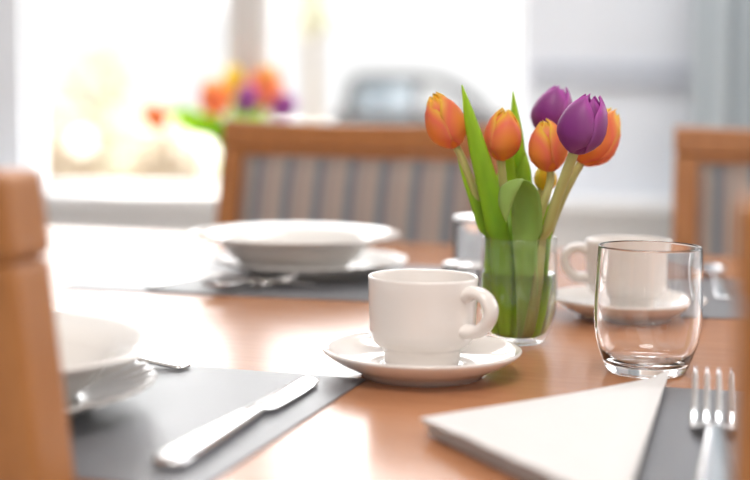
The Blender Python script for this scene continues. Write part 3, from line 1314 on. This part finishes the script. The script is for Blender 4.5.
shrub(66, 9.0, .62, 1.0, 'dry tan shrub outside, at the left edge of the window', M['hedge'], 5)
shrub(120, 11.0, .75, .95, 'pale green shrub outside, between the tan shrub and the ledge bouquet', M['foliage'], 6)
shrub(168, 9.6, .6, .85, 'low tan shrub outside, just left of the ledge bouquet', M['hedge'], 8)

# white ball on a post, added to stand in for a sunlight glint
gx = ony(82, 142, 8.0)
t = thing('glint_ball', 'white ball standing in for a bright glint outside, in front of the tan shrub', 'ball', (gx.x, 8.0, GZ))
bm = bmesh.new()
tube(bm, [(0, 0, -.01), (0, 0, gx.z - GZ - .06)], .012, 10)
obj('ball_post', bm, M['bark'], t)
hz = gx.z - GZ
obj('globe', lathe_bm([(max(0, .075 * math.sin(PI * i / 24)), hz - .075 * math.cos(PI * i / 24)) for i in range(25)], 32), M['ball_white'], t)


# parked car, seen from the side
def car():
    CY = 20.0
    x0 = ony(352, 100, CY).x
    t = thing('parked_car', 'grey car parked outside, its rounded roof showing above the chair back', 'car', (x0, CY, GZ))
    # side outline of the lower body and of the cabin shell (x along the car, z up)
    zr = ony(400, 74, CY).z - GZ
    zb = zr * .60
    Wd = 1.66
    body = [(-.30, .30), (-.36, .55), (-.30, zb), (.3, zb + .02), (2.05, zb + .01), (2.9, zb - .06), (3.25, zb - .2), (3.32, .45), (3.2, .28)]

    def prism(bm, outline, y0, y1):
        a = [bm.verts.new((x, y0, z)) for x, z in outline]
        b = [bm.verts.new((x, y1, z)) for x, z in outline]
        n = len(outline)
        for i in range(n):
            j = (i + 1) % n
            bm.faces.new((a[i], a[j], b[j], b[i]))
        bm.faces.new(a[::-1])
        bm.faces.new(b)
    bm = bmesh.new()
    prism(bm, body, 0, Wd)
    o = obj('car_body', bm, M['carpaint'], t, False)
    bevel_mod(o, .08, 3)
    # roof with pillars
    bm = bmesh.new()
    roof = catmull([(0.0, zr - .16), (.06, zr - .02), (.6, zr), (1.15, zr - .02), (1.45, zr - .10), (1.75, zr - .28), (2.05, zb + .01)], 5)
    rings = []
    for x, z in roof:
        fr = max(0, min(1, (x - 1.3) / .3))
        th = .11 - .02 * fr
        rings.append([Vector((x, .10, z)), Vector((x, Wd - .10, z)), Vector((x, Wd - .10, z - th)), Vector((x, .10, z - th))])
    # the roof stops where the windscreen starts; the posts carry on as two thin bars
    cut = [r for r in rings if r[0].x < 1.42]
    loft(bm, cut)
    o = obj('car_roof', bm, M['carpaint'], t, False)
    bevel_mod(o, .03, 3)
    for y in (.10, Wd - .10 - .07):
        bm = bmesh.new()
        pts = [r for r in rings if r[0].x >= 1.30]
        tube(bm, [Vector((r[0].x, y + .035, r[0].z - .05)) for r in pts], .055, 8)
        obj('pillar', bm, M['carpaint'], t)
        for pp, pr in (([(0.03, y + .035, zr - .1), (-.08, y + .035, zb)], .085), ([(.98, y + .035, zr - .06), (.96, y + .035, zb)], .04)):
            bm = bmesh.new()
            tube(bm, pp, pr, 8)
            obj('pillar', bm, M['carpaint'], t)
        obj('side_window', box_bm(.02, .94, y + .03, y + .036, zb + .0, zr - .10), M['carglass'], t, False)
    for cx in (.35, 2.6):
        for y in (-.01, Wd - .19):
            bm = lathe_bm([(0, 0), (.2, 0), (.29, .02), (.31, .06), (.31, .14), (.29, .18), (.2, .2), (0, .2)], 32)
            for v in bm.verts:
                v.co = Vector((cx + v.co.x, y + v.co.z, .31 + v.co.y))
            obj('wheel', bm, M['tyre'], t)
    return t


car()

# ------------------------------------------------------------------ light
w = bpy.data.worlds.new('sky')
S.world = w
w.use_nodes = True
nt = w.node_tree
for n in list(nt.nodes):
    nt.nodes.remove(n)
out = nt.nodes.new('ShaderNodeOutputWorld')
bg = nt.nodes.new('ShaderNodeBackground')
tc = nt.nodes.new('ShaderNodeTexCoord')
sp_ = nt.nodes.new('ShaderNodeSeparateXYZ')
mr = nt.nodes.new('ShaderNodeMapRange')
mr.interpolation_type = 'SMOOTHSTEP'
mr.inputs['From Min'].default_value = -.35
mr.inputs['From Max'].default_value = .45
mr.inputs['To Min'].default_value = .55
mr.inputs['To Max'].default_value = 3.5
nt.links.new(tc.outputs['Generated'], sp_.inputs[0])
nt.links.new(sp_.outputs['Y'], mr.inputs['Value'])
cr = ramp(nt, [(0.0, (1, .945, .91)), (1.0, (1, 1, 1))])
mr2 = nt.nodes.new('ShaderNodeMapRange')
mr2.inputs['From Min'].default_value = -.4
mr2.inputs['From Max'].default_value = .4
nt.links.new(sp_.outputs['Y'], mr2.inputs['Value'])
nt.links.new(mr2.outputs[0], cr.inputs['Fac'])
nt.links.new(cr.outputs['Color'], bg.inputs['Color'])
# the sky is dimmer in the haze low over the horizon
hz_ = nt.nodes.new('ShaderNodeMapRange')
hz_.interpolation_type = 'SMOOTHSTEP'
hz_.inputs['From Min'].default_value = .05
hz_.inputs['From Max'].default_value = .14
hz_.inputs['To Min'].default_value = .17
hz_.inputs['To Max'].default_value = 1.0
nt.links.new(sp_.outputs['Z'], hz_.inputs['Value'])
mm_ = nt.nodes.new('ShaderNodeMath')
mm_.operation = 'MULTIPLY'
nt.links.new(mr.outputs[0], mm_.inputs[0])
nt.links.new(hz_.outputs[0], mm_.inputs[1])
nt.links.new(mm_.outputs[0], bg.inputs['Strength'])
nt.links.new(bg.outputs[0], out.inputs[0])

sun = bpy.data.lights.new('sun', 'SUN')
sun.energy = 4.0
sun.angle = R(3)
sun.color = (1, .95, .86)
so = bpy.data.objects.new('sun', sun)
COL.objects.link(so)
so.location = (-3, 8, 8)
so.rotation_euler = (Vector((.45, -.75, -1.1))).to_track_quat('-Z', 'Y').to_euler()

lamp = bpy.data.lights.new('overhead_fill', 'AREA')  # fill added overhead to light the fronts of the table things; no fixture
lamp.shape = 'DISK'
lamp.size = 1.1
lamp.energy = 19
lamp.color = (1, .935, .885)
lo = bpy.data.objects.new('overhead_fill', lamp)
COL.objects.link(lo)
lo.location = (0, -.3, 2.66)
lamp2 = bpy.data.lights.new('overhead_fill', 'AREA')  # second added fill, brightens the back wall and ledge
lamp2.shape = 'DISK'
lamp2.size = .9
lamp2.energy = 14
lamp2.color = (.95, .97, 1)
lo2 = bpy.data.objects.new('overhead_fill', lamp2)
COL.objects.link(lo2)
lo2.location = (.5, 2.5, 2.66)

S.view_settings.view_transform = 'Standard'
S.view_settings.look = 'None'
S.view_settings.gamma = 1
S.view_settings.use_curve_mapping = False
S.view_settings.exposure = .92
S.cycles.max_bounces = 20
S.cycles.transmission_bounces = 16
S.cycles.transparent_max_bounces = 16
S.cycles.use_denoising = True
